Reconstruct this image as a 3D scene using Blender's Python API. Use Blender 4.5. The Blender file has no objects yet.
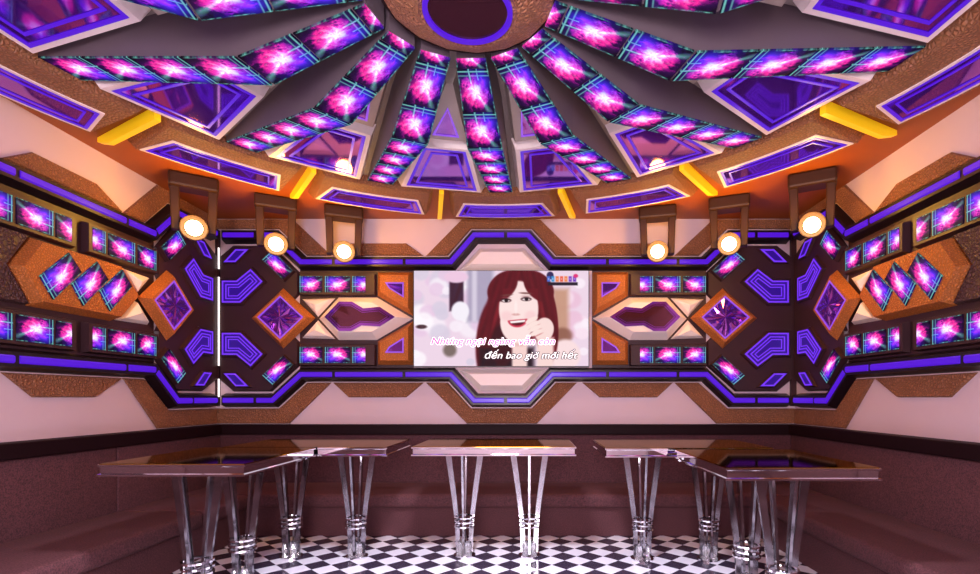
import bpy, bmesh, math, random
from mathutils import Vector, Matrix
C = bpy.context.scene.collection
PI = math.pi
random.seed(4)

# ------------------------------------------------------------------ camera
EYE = 1.22; F = 510.0; VX = 530.0; HY = 397.4; D = 5.2; S = F / D
cam = bpy.data.cameras.new('camera'); co = bpy.data.objects.new('camera', cam); C.objects.link(co)
co.location = (0, 0, EYE); co.rotation_euler = (PI/2, 0, 0)
cam.sensor_width = 36; cam.lens = F / 980 * 36
cam.shift_x = -(VX - 490) / 980; cam.shift_y = (HY - 287) / 980
cam.clip_start = 0.05
sc = bpy.context.scene; sc.camera = co
sc.view_settings.view_transform = 'Standard'; sc.view_settings.look = 'None'
sc.view_settings.exposure = 0.0; sc.view_settings.gamma = 1.0
sc.view_settings.use_curve_mapping = False
# ------------------------------------------------------------------ world and added fill lights
w = bpy.data.worlds.new('world'); sc.world = w; w.use_nodes = True
w.node_tree.nodes['Background'].inputs[0].default_value = (0.5, 0.4, 0.5, 1)
w.node_tree.nodes['Background'].inputs[1].default_value = 0.05

def area(name, loc, size, power, col, rot=(0, 0, 0), spread=PI):
    l = bpy.data.lights.new(name, 'AREA'); l.shape = 'DISK'; l.size = size; l.energy = power; l.color = col
    l.spread = spread
    o = bpy.data.objects.new(name, l); C.objects.link(o); o.location = loc; o.rotation_euler = rot
    return o
CX, CY = -0.29, 2.05            # plan centre of the round ceiling
CEIL = EYE + 1.82
area('ceiling_fill', (CX, CY, EYE + 1.46), 0.30, 110, (0.93, 0.90, 1.0), spread=2.2)  # fill light added below the medallion, no fixture modelled
area('entrance_fill', (CX, -0.6, CEIL - 0.12), 0.7, 98, (1.0, 0.90, 0.94), spread=2.4)  # unseen fill added behind the camera, shining down
area('front_wall_fill', (CX, -1.35, 1.55), 1.3, 172, (1.0, 0.88, 0.95), (PI/2+.12, 0, 0))  # broad soft fill added at the unseen front wall
LAMPCOL = (1.0, 0.48, 0.04)

# ------------------------------------------------------------------ materials
def srgb(r, g, b):
    f = lambda c: (c/255/12.92 if c/255 <= .04045 else ((c/255+.055)/1.055)**2.4)
    return (f(r), f(g), f(b))
def mat(name, col, rough=.5, metal=0.0, emit=None, es=0, noise=None, bump=None, coat=0, trans=0, var=.25, ior=1.45):
    m = bpy.data.materials.new(name); m.use_nodes = True; nt = m.node_tree; b = nt.nodes['Principled BSDF']
    b.inputs['Base Color'].default_value = (*col, 1); b.inputs['Roughness'].default_value = rough
    b.inputs['Metallic'].default_value = metal; b.inputs['IOR'].default_value = ior
    if coat: b.inputs['Coat Weight'].default_value = coat; b.inputs['Coat Roughness'].default_value = .08
    if trans: b.inputs['Transmission Weight'].default_value = trans
    if emit: b.inputs['Emission Color'].default_value = (*emit, 1); b.inputs['Emission Strength'].default_value = es
    tc = nt.nodes.new('ShaderNodeTexCoord')
    if noise:
        n = nt.nodes.new('ShaderNodeTexNoise'); n.inputs['Scale'].default_value = noise; n.inputs['Detail'].default_value = 4
        nt.links.new(tc.outputs['Object'], n.inputs['Vector'])
        mx = nt.nodes.new('ShaderNodeMix'); mx.data_type = 'RGBA'
        mx.inputs[6].default_value = (*[c*(1-var) for c in col], 1); mx.inputs[7].default_value = (*[min(1, c*(1+var)) for c in col], 1)
        nt.links.new(n.outputs['Fac'], mx.inputs[0]); nt.links.new(mx.outputs[2], b.inputs['Base Color'])
    if bump:
        kind, sca, strg = bump
        if kind == 'leather':
            v = nt.nodes.new('ShaderNodeTexVoronoi'); v.feature = 'DISTANCE_TO_EDGE'; v.inputs['Scale'].default_value = sca
            cr = nt.nodes.new('ShaderNodeMapRange'); cr.inputs['From Max'].default_value = .32; nt.links.new(v.outputs['Distance'], cr.inputs[0])
            out = cr.outputs[0]
            if noise:
                k = nt.nodes.new('ShaderNodeMix'); k.data_type = 'RGBA'; k.blend_type = 'MULTIPLY'; k.inputs[0].default_value = 1
                g = nt.nodes.new('ShaderNodeMapRange'); g.inputs['To Min'].default_value = .66; g.inputs['To Max'].default_value = 1.12; nt.links.new(cr.outputs[0], g.inputs[0])
                nt.links.new(mx.outputs[2], k.inputs[6]); nt.links.new(g.outputs[0], k.inputs[7]); nt.links.new(k.outputs[2], b.inputs['Base Color'])
        else:
            v = nt.nodes.new('ShaderNodeTexNoise'); v.inputs['Scale'].default_value = sca; v.inputs['Detail'].default_value = 3
            out = v.outputs['Fac']
        nt.links.new(tc.outputs['Object'], v.inputs['Vector'])
        bp = nt.nodes.new('ShaderNodeBump'); bp.inputs['Strength'].default_value = strg; bp.inputs['Distance'].default_value = .01
        nt.links.new(out, bp.inputs['Height']); nt.links.new(bp.outputs['Normal'], b.inputs['Normal'])
    return m
M = {}
M['paint'] = mat('lilac_white_paint', srgb(214, 190, 198), .6, noise=3, var=.04)
M['leather'] = mat('brown_embossed_leather', srgb(160, 104, 72), .55, noise=8, var=.16, bump=('leather', 46, .8))
M['copper'] = mat('copper_brown_leather', srgb(196, 112, 48), .5, noise=6, var=.12, bump=('leather', 60, .5))
M['darkleather'] = mat('dark_embossed_leather', srgb(84, 56, 56), .45, noise=8, var=.2, bump=('leather', 42, .8))
M['housing'] = mat('dark_brown_gloss_housing', srgb(56, 30, 36), .45, noise=5, var=.15)
M['black'] = mat('black_channel', srgb(24, 12, 20), .35)
M['cream'] = mat('cream_lacquer', srgb(246, 232, 226), .4, noise=4, var=.03)
M['beige'] = mat('beige_lacquer', srgb(178, 160, 150), .4, noise=4, var=.04)
M['whiteframe'] = mat('white_pink_frame', srgb(250, 232, 228), .35)
M['slate'] = mat('slate_grey_panel', srgb(98, 84, 92), .5, noise=4, var=.06)
M['soffit'] = mat('brown_soffit_paint', srgb(150, 74, 26), .5, noise=5, var=.08)
M['fan_base'] = mat('grey_ceiling_board', srgb(140, 124, 120), .5, noise=4, var=.05)
M['yellow'] = mat('yellow_lacquer_glow', srgb(250, 205, 30), .35, emit=srgb(250, 200, 20), es=.35)  # weak yellow emission added to the lacquer colour
M['rail'] = mat('black_brown_rail', srgb(26, 7, 12), .6)
M['rail'].node_tree.nodes['Principled BSDF'].inputs['Specular IOR Level'].default_value = .15
M['chrome'] = mat('polished_chrome', (.80, .79, .82), .05, 1.0)
M['brushed'] = mat('smoky_mirror_steel', (.34, .33, .36), .12, 1.0)
M['amber'] = mat('amber_mirror_glass', srgb(170, 125, 18), .05, 1.0)
M['amber'].node_tree.nodes['Principled BSDF'].inputs['Specular Tint'].default_value = (.42, .28, .05, 1)
M['crystal'] = mat('clear_crystal', (.95, .95, 1), .03, trans=.85)
M['lampbody'] = mat('brown_black_lamp_metal', srgb(52, 28, 16), .5, .2, noise=9, var=.1)
M['bezel'] = mat('black_plastic', srgb(20, 14, 20), .3)
M['mirror'] = mat('violet_mirror_glow', (.34, .10, .44), .05, .92, emit=(.03, .002, .20), es=.35)  # weak violet emission added so the glass glows
M['darkmirror'] = mat('dark_amber_mirror', (.16, .05, .08), .05, .8)
M['led'] = mat('violet_led', (.02, .005, .1), .3, emit=(.075, .006, .62), es=1.0)
M['insert_glow'] = mat('violet_insert_glow', (.02, .005, .1), .3, emit=(.03, .003, .34), es=.55)  # emissive violet fill of the chevron and slanted mirrors
M['led_line'] = mat('violet_led_line', (.1, .05, .2), .3, emit=(.13, .02, .85), es=1.0)
M['led_pale'] = mat('pale_violet_led', (.1, .05, .2), .3, emit=(.26, .06, .78), es=.9)
M['glow_white'] = mat('white_glow', (.8, .8, .8), .3, emit=(1.0, .93, .92), es=1.2)
M['reflector_halo'] = mat('lamp_reflector_halo', (.9, .5, .1), .3, emit=(1.0, .40, .015), es=1.3)  # ring emission stands in for the orange halo round the lens
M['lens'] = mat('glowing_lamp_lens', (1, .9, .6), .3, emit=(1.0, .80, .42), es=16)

def fabric():
    m = mat('mauve_woven_upholstery', srgb(98, 54, 60), .85, noise=14, var=.14)
    nt = m.node_tree; b = nt.nodes['Principled BSDF']
    tc = nt.nodes.new('ShaderNodeTexCoord'); n = nt.nodes.new('ShaderNodeTexNoise'); n.inputs['Scale'].default_value = 120
    mx = nt.nodes.new('ShaderNodeMix'); mx.data_type = 'RGBA'; mx.blend_type = 'MULTIPLY'; mx.inputs[0].default_value = .75
    nt.links.new(tc.outputs['Object'], n.inputs['Vector'])
    cr = nt.nodes.new('ShaderNodeValToRGB'); cr.color_ramp.elements[0].position = .3; cr.color_ramp.elements[1].position = .7
    cr.color_ramp.elements[0].color = (.12, .1, .1, 1)
    nt.links.new(n.outputs['Fac'], cr.inputs[0])
    src = b.inputs['Base Color'].links[0].from_socket
    nt.links.new(src, mx.inputs[6]); nt.links.new(cr.outputs[0], mx.inputs[7]); nt.links.new(mx.outputs[2], b.inputs['Base Color'])
    bp = nt.nodes.new('ShaderNodeBump'); bp.inputs['Strength'].default_value = .4; bp.inputs['Distance'].default_value = .004
    nt.links.new(n.outputs['Fac'], bp.inputs['Height']); nt.links.new(bp.outputs['Normal'], b.inputs['Normal'])
    return m
M['fabric'] = fabric()
def floor_mat():
    m = mat('diamond_checker_tiles', (.8, .8, .85), .16, coat=.3); nt = m.node_tree; b = nt.nodes['Principled BSDF']
    tc = nt.nodes.new('ShaderNodeTexCoord'); mp = nt.nodes.new('ShaderNodeMapping'); mp.vector_type = 'POINT'
    # a dark tile centre sits at world (-1.047, 3.815); squares of 0.142 m turned 45 degrees
    s = .142; a = PI/4; px, py = -1.047, 3.815
    rx, ry = (px*math.cos(a) - py*math.sin(a))/s, (px*math.sin(a) + py*math.cos(a))/s
    mp.inputs['Rotation'].default_value = (0, 0, a); mp.inputs['Scale'].default_value = (1/s, 1/s, 1/s)
    mp.inputs['Location'].default_value = (-rx + .5, -ry + .5, .5)
    # mapping scales before rotating, which is the same here
    ck = nt.nodes.new('ShaderNodeTexChecker'); ck.inputs['Scale'].default_value = 1
    ck.inputs['Color1'].default_value = (*srgb(58, 52, 70), 1); ck.inputs['Color2'].default_value = (*srgb(240, 238, 250), 1)
    nt.links.new(tc.outputs['Object'], mp.inputs[0]); nt.links.new(mp.outputs[0], ck.inputs[0]); nt.links.new(ck.outputs[0], b.inputs['Base Color'])
    return m
M['floor'] = floor_mat()

def burst():
    """LED screen picture: a white-magenta burst on violet and black with teal frame lines (needs UV 0..1)."""
    m = bpy.data.materials.new('screen_burst_picture'); m.use_nodes = True; nt = m.node_tree; nt.nodes.clear()
    N = nt.nodes.new; L = nt.links.new
    def math_(op, a, b=None, cl=False):
        n = N('ShaderNodeMath'); n.operation = op; n.use_clamp = cl
        for i, v in enumerate((a, b)):
            if v is None: continue
            if isinstance(v, (int, float)): n.inputs[i].default_value = v
            else: L(v, n.inputs[i])
        return n.outputs[0]
    uv = N('ShaderNodeUVMap'); uv.uv_map = 'UVMap'
    sp = N('ShaderNodeSeparateXYZ'); L(uv.outputs[0], sp.inputs[0]); u, v = sp.outputs[0], sp.outputs[1]
    du = math_('SUBTRACT', u, .5); dv = math_('SUBTRACT', v, .47)
    nz = N('ShaderNodeTexNoise'); nz.inputs['Scale'].default_value = 6.5; nz.inputs['Detail'].default_value = 5; nz.inputs['Roughness'].default_value = .65
    L(uv.outputs[0], nz.inputs['Vector'])
    nv = math_('SUBTRACT', nz.outputs['Fac'], .5)
    d = math_('SQRT', math_('ADD', math_('MULTIPLY', math_('MULTIPLY', du, du), 1.15), math_('MULTIPLY', dv, dv)))
    ang = math_('ARCTAN2', dv, du)
    rays = math_('POWER', math_('ABSOLUTE', math_('SINE', math_('ADD', math_('MULTIPLY', ang, 3.5), math_('MULTIPLY', nv, 5.0)))), 4)
    dd = math_('SUBTRACT', math_('ADD', math_('MULTIPLY', d, .88), math_('MULTIPLY', nv, .55)), math_('MULTIPLY', rays, .07))
    r = N('ShaderNodeValToRGB'); L(dd, r.inputs[0]); e = r.color_ramp.elements
    e[0].position = .04; e[0].color = (.90, .80, 1.0, 1); e[1].position = .56; e[1].color = (.003, .002, .012, 1)
    for p, c in ((.10, (.70, .36, .90, 1)), (.17, (.78, .08, .62, 1)), (.26, (.55, .02, .42, 1)), (.33, (.16, .01, .26, 1)), (.39, (.02, .005, .09, 1))):
        q = e.new(p); q.color = c
    # fine bright petals
    n2 = N('ShaderNodeTexNoise'); n2.inputs['Scale'].default_value = 15; n2.inputs['Detail'].default_value = 3; L(uv.outputs[0], n2.inputs['Vector'])
    sp_ = math_('MULTIPLY', math_('SUBTRACT', 1, math_('MULTIPLY', d, 2.4), True), math_('MULTIPLY', math_('SUBTRACT', n2.outputs['Fac'], .52), 9.0, True))
    pm = N('ShaderNodeMix'); pm.data_type = 'RGBA'; L(math_('MULTIPLY', sp_, .8, True), pm.inputs[0]); L(r.outputs[0], pm.inputs[6]); pm.inputs[7].default_value = (.85, .50, .95, 1)
    # blue to one side, red to the other
    ff = N('ShaderNodeMix'); ff.data_type = 'RGBA'; ff.blend_type = 'MULTIPLY'; ff.inputs[0].default_value = .9
    g = N('ShaderNodeValToRGB'); L(math_('ADD', math_('MULTIPLY', math_('SUBTRACT', du, dv), .9), .5), g.inputs[0])
    g.color_ramp.elements[0].position = .2; g.color_ramp.elements[0].color = (.30, .30, 1.0, 1); g.color_ramp.elements[1].position = .8; g.color_ramp.elements[1].color = (1.0, .35, .45, 1)
    q = g.color_ramp.elements.new(.5); q.color = (1, 1, 1, 1)
    L(pm.outputs[2], ff.inputs[6]); L(g.outputs[0], ff.inputs[7])
    # blue haze patch in one corner
    def blob(cu, cv, k): 
        a_ = math_('SUBTRACT', u, cu); b2 = math_('SUBTRACT', v, cv)
        return math_('SUBTRACT', 1, math_('MULTIPLY', math_('SQRT', math_('ADD', math_('MULTIPLY', a_, a_), math_('MULTIPLY', b2, b2))), k), True)
    bm_ = N('ShaderNodeMix'); bm_.data_type = 'RGBA'; bm_.blend_type = 'ADD'; bm_.inputs[7].default_value = (.06, .03, .85, 1)
    L(math_('MULTIPLY', blob(.24, .74, 3.4), .6), bm_.inputs[0]); L(ff.outputs[2], bm_.inputs[6])
    def line(x, c, wd):
        return math_('SUBTRACT', 1, math_('DIVIDE', math_('ABSOLUTE', math_('SUBTRACT', x, c)), wd), True)
    fade = math_('ADD', .25, math_('MULTIPLY', nz.outputs['Fac'], .9))
    l1 = math_('MULTIPLY', line(u, .03, .022), fade); l2 = math_('MULTIPLY', line(u, .12, .020), math_('MULTIPLY', fade, .55))
    l3 = math_('MULTIPLY', line(v, .36, .035), math_('LESS_THAN', u, .30)); l4 = math_('MULTIPLY', line(v, .62, .025), math_('LESS_THAN', u, .22))
    # a widening pale ray from the centre to one corner
    ray = math_('MULTIPLY', math_('SUBTRACT', 1, math_('MULTIPLY', math_('ABSOLUTE', math_('SUBTRACT', ang, .62)), 6.0), True), math_('SUBTRACT', 1, math_('MULTIPLY', d, 1.3), True))
    ls = math_('MAXIMUM', math_('MAXIMUM', l1, l2), math_('MAXIMUM', math_('MULTIPLY', l3, .7), math_('MULTIPLY', l4, .5)))
    ls = math_('MAXIMUM', ls, math_('MULTIPLY', ray, .95))
    eg = math_('MAXIMUM', line(v, .985, .03), line(v, .015, .03)); ls = math_('MAXIMUM', ls, math_('MULTIPLY', eg, math_('MULTIPLY', math_('SUBTRACT', nz.outputs['Fac'], .45), 4.0, True)))
    cm = N('ShaderNodeMix'); cm.data_type = 'RGBA'; cm.blend_type = 'ADD'; cm.inputs[7].default_value = (.22, .70, .62, 1)
    L(math_('MULTIPLY', ls, .8), cm.inputs[0]); L(bm_.outputs[2], cm.inputs[6])
    em = N('ShaderNodeEmission'); em.inputs[1].default_value = 1.5; L(cm.outputs[2], em.inputs[0])
    gl = N('ShaderNodeBsdfGlossy'); gl.inputs['Roughness'].default_value = .5; gl.inputs[0].default_value = (.015, .015, .015, 1)
    ad = N('ShaderNodeAddShader'); L(em.outputs[0], ad.inputs[0]); L(gl.outputs[0], ad.inputs[1])
    o = N('ShaderNodeOutputMaterial'); L(ad.outputs[0], o.inputs[0])
    return m
M['burst'] = burst()

# ------------------------------------------------------------------ object helpers
def props(o, label=None, cat=None, group=None, kind=None):
    if label: o['label'] = label
    if cat: o['category'] = cat
    if group: o['group'] = group
    if kind: o['kind'] = kind
    return o
def thing(name, label, cat, loc, group=None, rz=0.0):
    o = bpy.data.objects.new(name, None); C.objects.link(o); o.location = loc; o.rotation_euler = (0, 0, rz)
    o.empty_display_size = .1
    return props(o, label, cat, group)
class MB:
    """collects faces, then links them as one mesh object"""
    def __init__(s): s.v = []; s.f = []; s.uv = {}; s.m = []
    def add(s, verts, faces, uvs=None, mi=0):
        k = len(s.v); s.v += [tuple(x) for x in verts]
        for f in faces: s.f.append([k+i for i in f]); s.m.append(mi)
        if uvs:
            for i, q in enumerate(uvs): s.uv[k+i] = q
        return s
    def box(s, a, b, mi=0):
        x0, y0, z0 = a; x1, y1, z1 = b
        return s.add([(x0,y0,z0),(x1,y0,z0),(x1,y1,z0),(x0,y1,z0),(x0,y0,z1),(x1,y0,z1),(x1,y1,z1),(x0,y1,z1)],
              [(0,3,2,1),(4,5,6,7),(0,1,5,4),(1,2,6,5),(2,3,7,6),(3,0,4,7)], mi=mi)
    def lathe(s, prof, c=(0,0,0), ax='z', n=24, cap=True):
        vs = []; fs = []
        for r, h in prof:
            for i in range(n):
                a = 2*PI*i/n; p = (r*math.cos(a), r*math.sin(a), h)
                if ax == 'y': p = (p[0], p[2], p[1])
                vs.append((p[0]+c[0], p[1]+c[1], p[2]+c[2]))
        for k in range(len(prof)-1):
            for i in range(n):
                j = (i+1) % n; fs.append((k*n+i, k*n+j, (k+1)*n+j, (k+1)*n+i))
        if cap: fs.append(tuple(range(n))[::-1]); fs.append(tuple((len(prof)-1)*n+i for i in range(n)))
        return s.add(vs, fs)
    def build(s, name, m, parent=None, loc=None, bevel=0, seg=2, smooth=False, label=None):
        off = Vector(loc) if loc is not None else (parent_origin(parent) if parent else Vector((0, 0, 0)))
        me = bpy.data.meshes.new(name)
        me.from_pydata([Vector(p) - off for p in s.v], [], s.f)
        if s.uv:
            ul = me.uv_layers.new(name='UVMap')
            for lp in me.loops:
                ul.data[lp.index].uv = s.uv.get(lp.vertex_index, (0, 0))
        for q in (m if isinstance(m, (list, tuple)) else [m]): me.materials.append(q)
        for p, mi in zip(me.polygons, s.m): p.material_index = mi
        bm = bmesh.new(); bm.from_mesh(me)
        bmesh.ops.recalc_face_normals(bm, faces=bm.faces)
        if bevel:
            ed = [e for e in bm.edges if len(e.link_faces) == 2 and e.calc_face_angle(0) > .5]
            bmesh.ops.bevel(bm, geom=ed, offset=bevel, segments=seg, affect='EDGES', profile=.5)
        bm.to_mesh(me); bm.free()
        if smooth:
            for p in me.polygons: p.use_smooth = True
            try: me.set_sharp_from_angle(angle=.7)
            except Exception: pass
        o = bpy.data.objects.new(name, me); C.objects.link(o)
        if parent: o.parent = parent
        elif loc is not None: o.location = loc
        if label: o['label'] = label
        return o
ORG = {}
def parent_origin(p):
    v = Vector((0, 0, 0))
    while p is not None:
        v += Vector(p.location); p = p.parent
    return v
def offs(poly, t):
    """mitred inward offset of a closed polygon"""
    n = len(poly); A = sum(poly[i][0]*poly[(i+1) % n][1] - poly[(i+1) % n][0]*poly[i][1] for i in range(n))
    sg = 1 if A > 0 else -1; out = []
    for i in range(n):
        p0, p1, p2 = (Vector(poly[j % n]) for j in (i-1, i, i+1))
        a = (p1-p0).normalized(); b = (p2-p1).normalized()
        na = Vector((-a.y, a.x))*sg; nb = Vector((-b.y, b.x))*sg
        k = (na+nb); den = 1+na.dot(nb)
        out.append(tuple(p1 + k*(t/max(den, .25))))
    return out
def loopfaces(n, a, b): return [(a+i, a+(i+1) % n, b+(i+1) % n, b+i) for i in range(n)]
def frustum(mb, P, poly, d0, d1, inset=0.0, mi=0):
    q = offs(poly, inset) if inset else poly; n = len(poly)
    return mb.add([P(x, y, d0) for x, y in poly] + [P(x, y, d1) for x, y in q],
                  loopfaces(n, 0, n) + [tuple(range(n)), tuple(range(n, 2*n))], mi=mi)
def frame(mb, P, poly, d0, d1, slope, hole, depth):
    """bevelled slab with a recessed opening; hole = polygon of the opening with the same vertex count or an inset"""
    n = len(poly); a = offs(poly, slope); h = offs(poly, hole) if isinstance(hole, (int, float)) else hole
    vs = [P(x, y, d0) for x, y in poly] + [P(x, y, d1) for x, y in a] + [P(x, y, d1) for x, y in h] + [P(x, y, d1-depth) for x, y in h]
    return mb.add(vs, loopfaces(n, 0, n) + loopfaces(n, n, 2*n) + loopfaces(n, 2*n, 3*n) + [tuple(range(n)), tuple(range(3*n, 4*n))])
def ring(mb, P, poly, t1, t2, d0, d1):
    n = len(poly); a = offs(poly, t1); b = offs(poly, t2)
    return mb.add([P(x, y, d0) for x, y in a]+[P(x, y, d1) for x, y in a]+[P(x, y, d1) for x, y in b]+[P(x, y, d0) for x, y in b],
                  loopfaces(n, 0, n)+loopfaces(n, n, 2*n)+loopfaces(n, 2*n, 3*n)+loopfaces(n, 3*n, 0))
def ribbon(mb, P, pts, wd, d0, d1, prof=0.0):
    """strip of width wd along an open polyline, bevelled by prof at the top"""
    n = len(pts); L_ = []; R_ = []
    for i in range(n):
        p = Vector(pts[i]); t = []
        if i: t.append((p-Vector(pts[i-1])).normalized())
        if i < n-1: t.append((Vector(pts[i+1])-p).normalized())
        nn = [Vector((-q.y, q.x)) for q in t]
        k = nn[0] if len(nn) == 1 else (nn[0]+nn[1])/(1+nn[0].dot(nn[1]))
        L_.append(k)
    vs = []
    for i in range(n):
        p = Vector(pts[i]); k = L_[i]; a = p+k*wd/2; b = p-k*wd/2; a2 = p+k*(wd/2-prof); b2 = p-k*(wd/2-prof)
        vs += [P(a.x, a.y, d0), P(a2.x, a2.y, d1), P(b2.x, b2.y, d1), P(b.x, b.y, d0)]
    fs = []
    for i in range(n-1):
        for j in range(4): fs.append((4*i+j, 4*i+(j+1) % 4, 4*(i+1)+(j+1) % 4, 4*(i+1)+j))
    fs += [(0, 1, 2, 3), tuple(4*(n-1)+j for j in (3, 2, 1, 0))]
    return mb.add(vs, fs)
def screen_quad(mb, P, quad, d0, d1):
    """thin picture slab; quad corners given in picture order (u0v0, u1v0, u1v1, u0v1)"""
    uv = [(0, 0), (1, 0), (1, 1), (0, 1)]
    return mb.add([P(x, y, d0) for x, y in quad]+[P(x, y, d1) for x, y in quad],
                  loopfaces(4, 0, 4)+[(0, 1, 2, 3), (4, 5, 6, 7)], uvs=uv*2)
def centre(P, poly, d=0): 
    n = len(poly); return Vector(P(sum(p[0] for p in poly)/n, sum(p[1] for p in poly)/n, d))

# ------------------------------------------------------------------ room shell
LC, RC = 217.0, 795.0                            # back wall corners on the drawing of the back wall
XL, XR = (LC-VX)/S, (RC-VX)/S; YB = D; YF = -1.5
def struct(name, mb, m, **k): o = mb.build(name, m, **k); o['kind'] = 'structure'; return o
struct('floor', MB().box((XL-.1, YF-.1, -.1), (XR+.1, YB+.1, 0)), M['floor'])
struct('ceiling', MB().box((XL-.1, YF-.1, CEIL), (XR+.1, YB+.1, CEIL+.1)), M['soffit'])
struct('wall_back', MB().box((XL, YB, 0), (XR, YB+.1, CEIL)), M['paint'])
struct('wall_left', MB().box((XL-.1, YF, 0), (XL, YB+.1, CEIL)), M['paint'])
struct('wall_right', MB().box((XR, YF, 0), (XR+.1, YB+.1, CEIL)), M['paint'])
struct('wall_front', MB().box((XL-.1, YF-.1, 0), (XR+.1, YF, CEIL)), M['paint'])
RT, RB = EYE-(424-HY)/S, EYE-(433.6-HY)/S        # dark ledge above the benches
struct('trim_1', MB().box((XL, YB-.13, RB), (XR, YB, RT)), M['rail'], bevel=.008)
struct('trim_2', MB().box((XL, YF, RB), (XL+.13, YB-.13, RT)), M['rail'], bevel=.008)
struct('trim_3', MB().box((XR-.13, YF, RB), (XR, YB-.13, RT)), M['rail'], bevel=.008)
mb = MB(); n = 72; R0 = 2.34
mb.lathe([(R0, CEIL), (R0, CEIL-.012), (.02, CEIL-.012)], (CX, CY, 0), n=n)
struct('trim_4', mb, M['fan_base'])

# ------------------------------------------------------------------ wall cladding
def warp(d): return d if d <= 215 else 215+(d-215)*(77/71.)
def PB(u, t, dd): return ((u-VX)/S, YB-dd-.003, EYE+(HY-t)/S)                      # back wall, drawing px
def PBR(u, t, dd): return PB(503+warp(503-u), t, dd) if u < 503 else PB(503-(u-503), t, dd)   # mirrored half
def PLW(u, t, dd): return (XL+dd+.003, YB-(u-LC)/S, EYE+(HY-t)/S)                # left wall, u = LC + distance from corner
def PRW(u, t, dd): return (XR-dd-.003, YB-(u-LC)/S, EYE+(HY-t)/S)
YM = 318.7
def flip(poly): return [(x, 2*YM-y) for x, y in poly]
def shift(poly, s): return [(x+s, y) for x, y in poly]
SIDES = {'bl': (PB, 0, 'left half of the back wall', 'left'), 'br': (PBR, 0, 'right half of the back wall', 'right'),
         'l': (PLW, 8, 'left side wall', 'left'), 'r': (PRW, 8, 'right side wall', 'right')}
chev = [(225.5, 333.5), (244, 333.5), (266, 354.5), (254, 367), (240, 355.5), (225.5, 355.5)]
para = [(227, 373.5), (239, 373.5), (252, 386.5), (239, 386.5)]
dia = [(285, 289), (317, YM), (285, 349), (253.5, YM)]
tilt = [(286.7, 356.4), (296, 365), (276, 385), (266, 376)]      # lower tilted screen
tri = [(302.5, 299.3), (335.5, 298.3), (318.3, 317)]
hexa = [(319.5, YM), (339, 297.5), (377, 297.5), (413, YM), (377, 340), (339, 340)]
crys = [(397, 318.7), (383, 309.5), (367, 311), (356, 304.5), (343.5, 304.5), (330, 318.7), (343.5, 332), (355, 332), (365, 326.5), (383, 327.5)]
cop = [(378, 272.5), (413.8, 272.5), (413.8, 316.5), (378, 296)]

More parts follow.
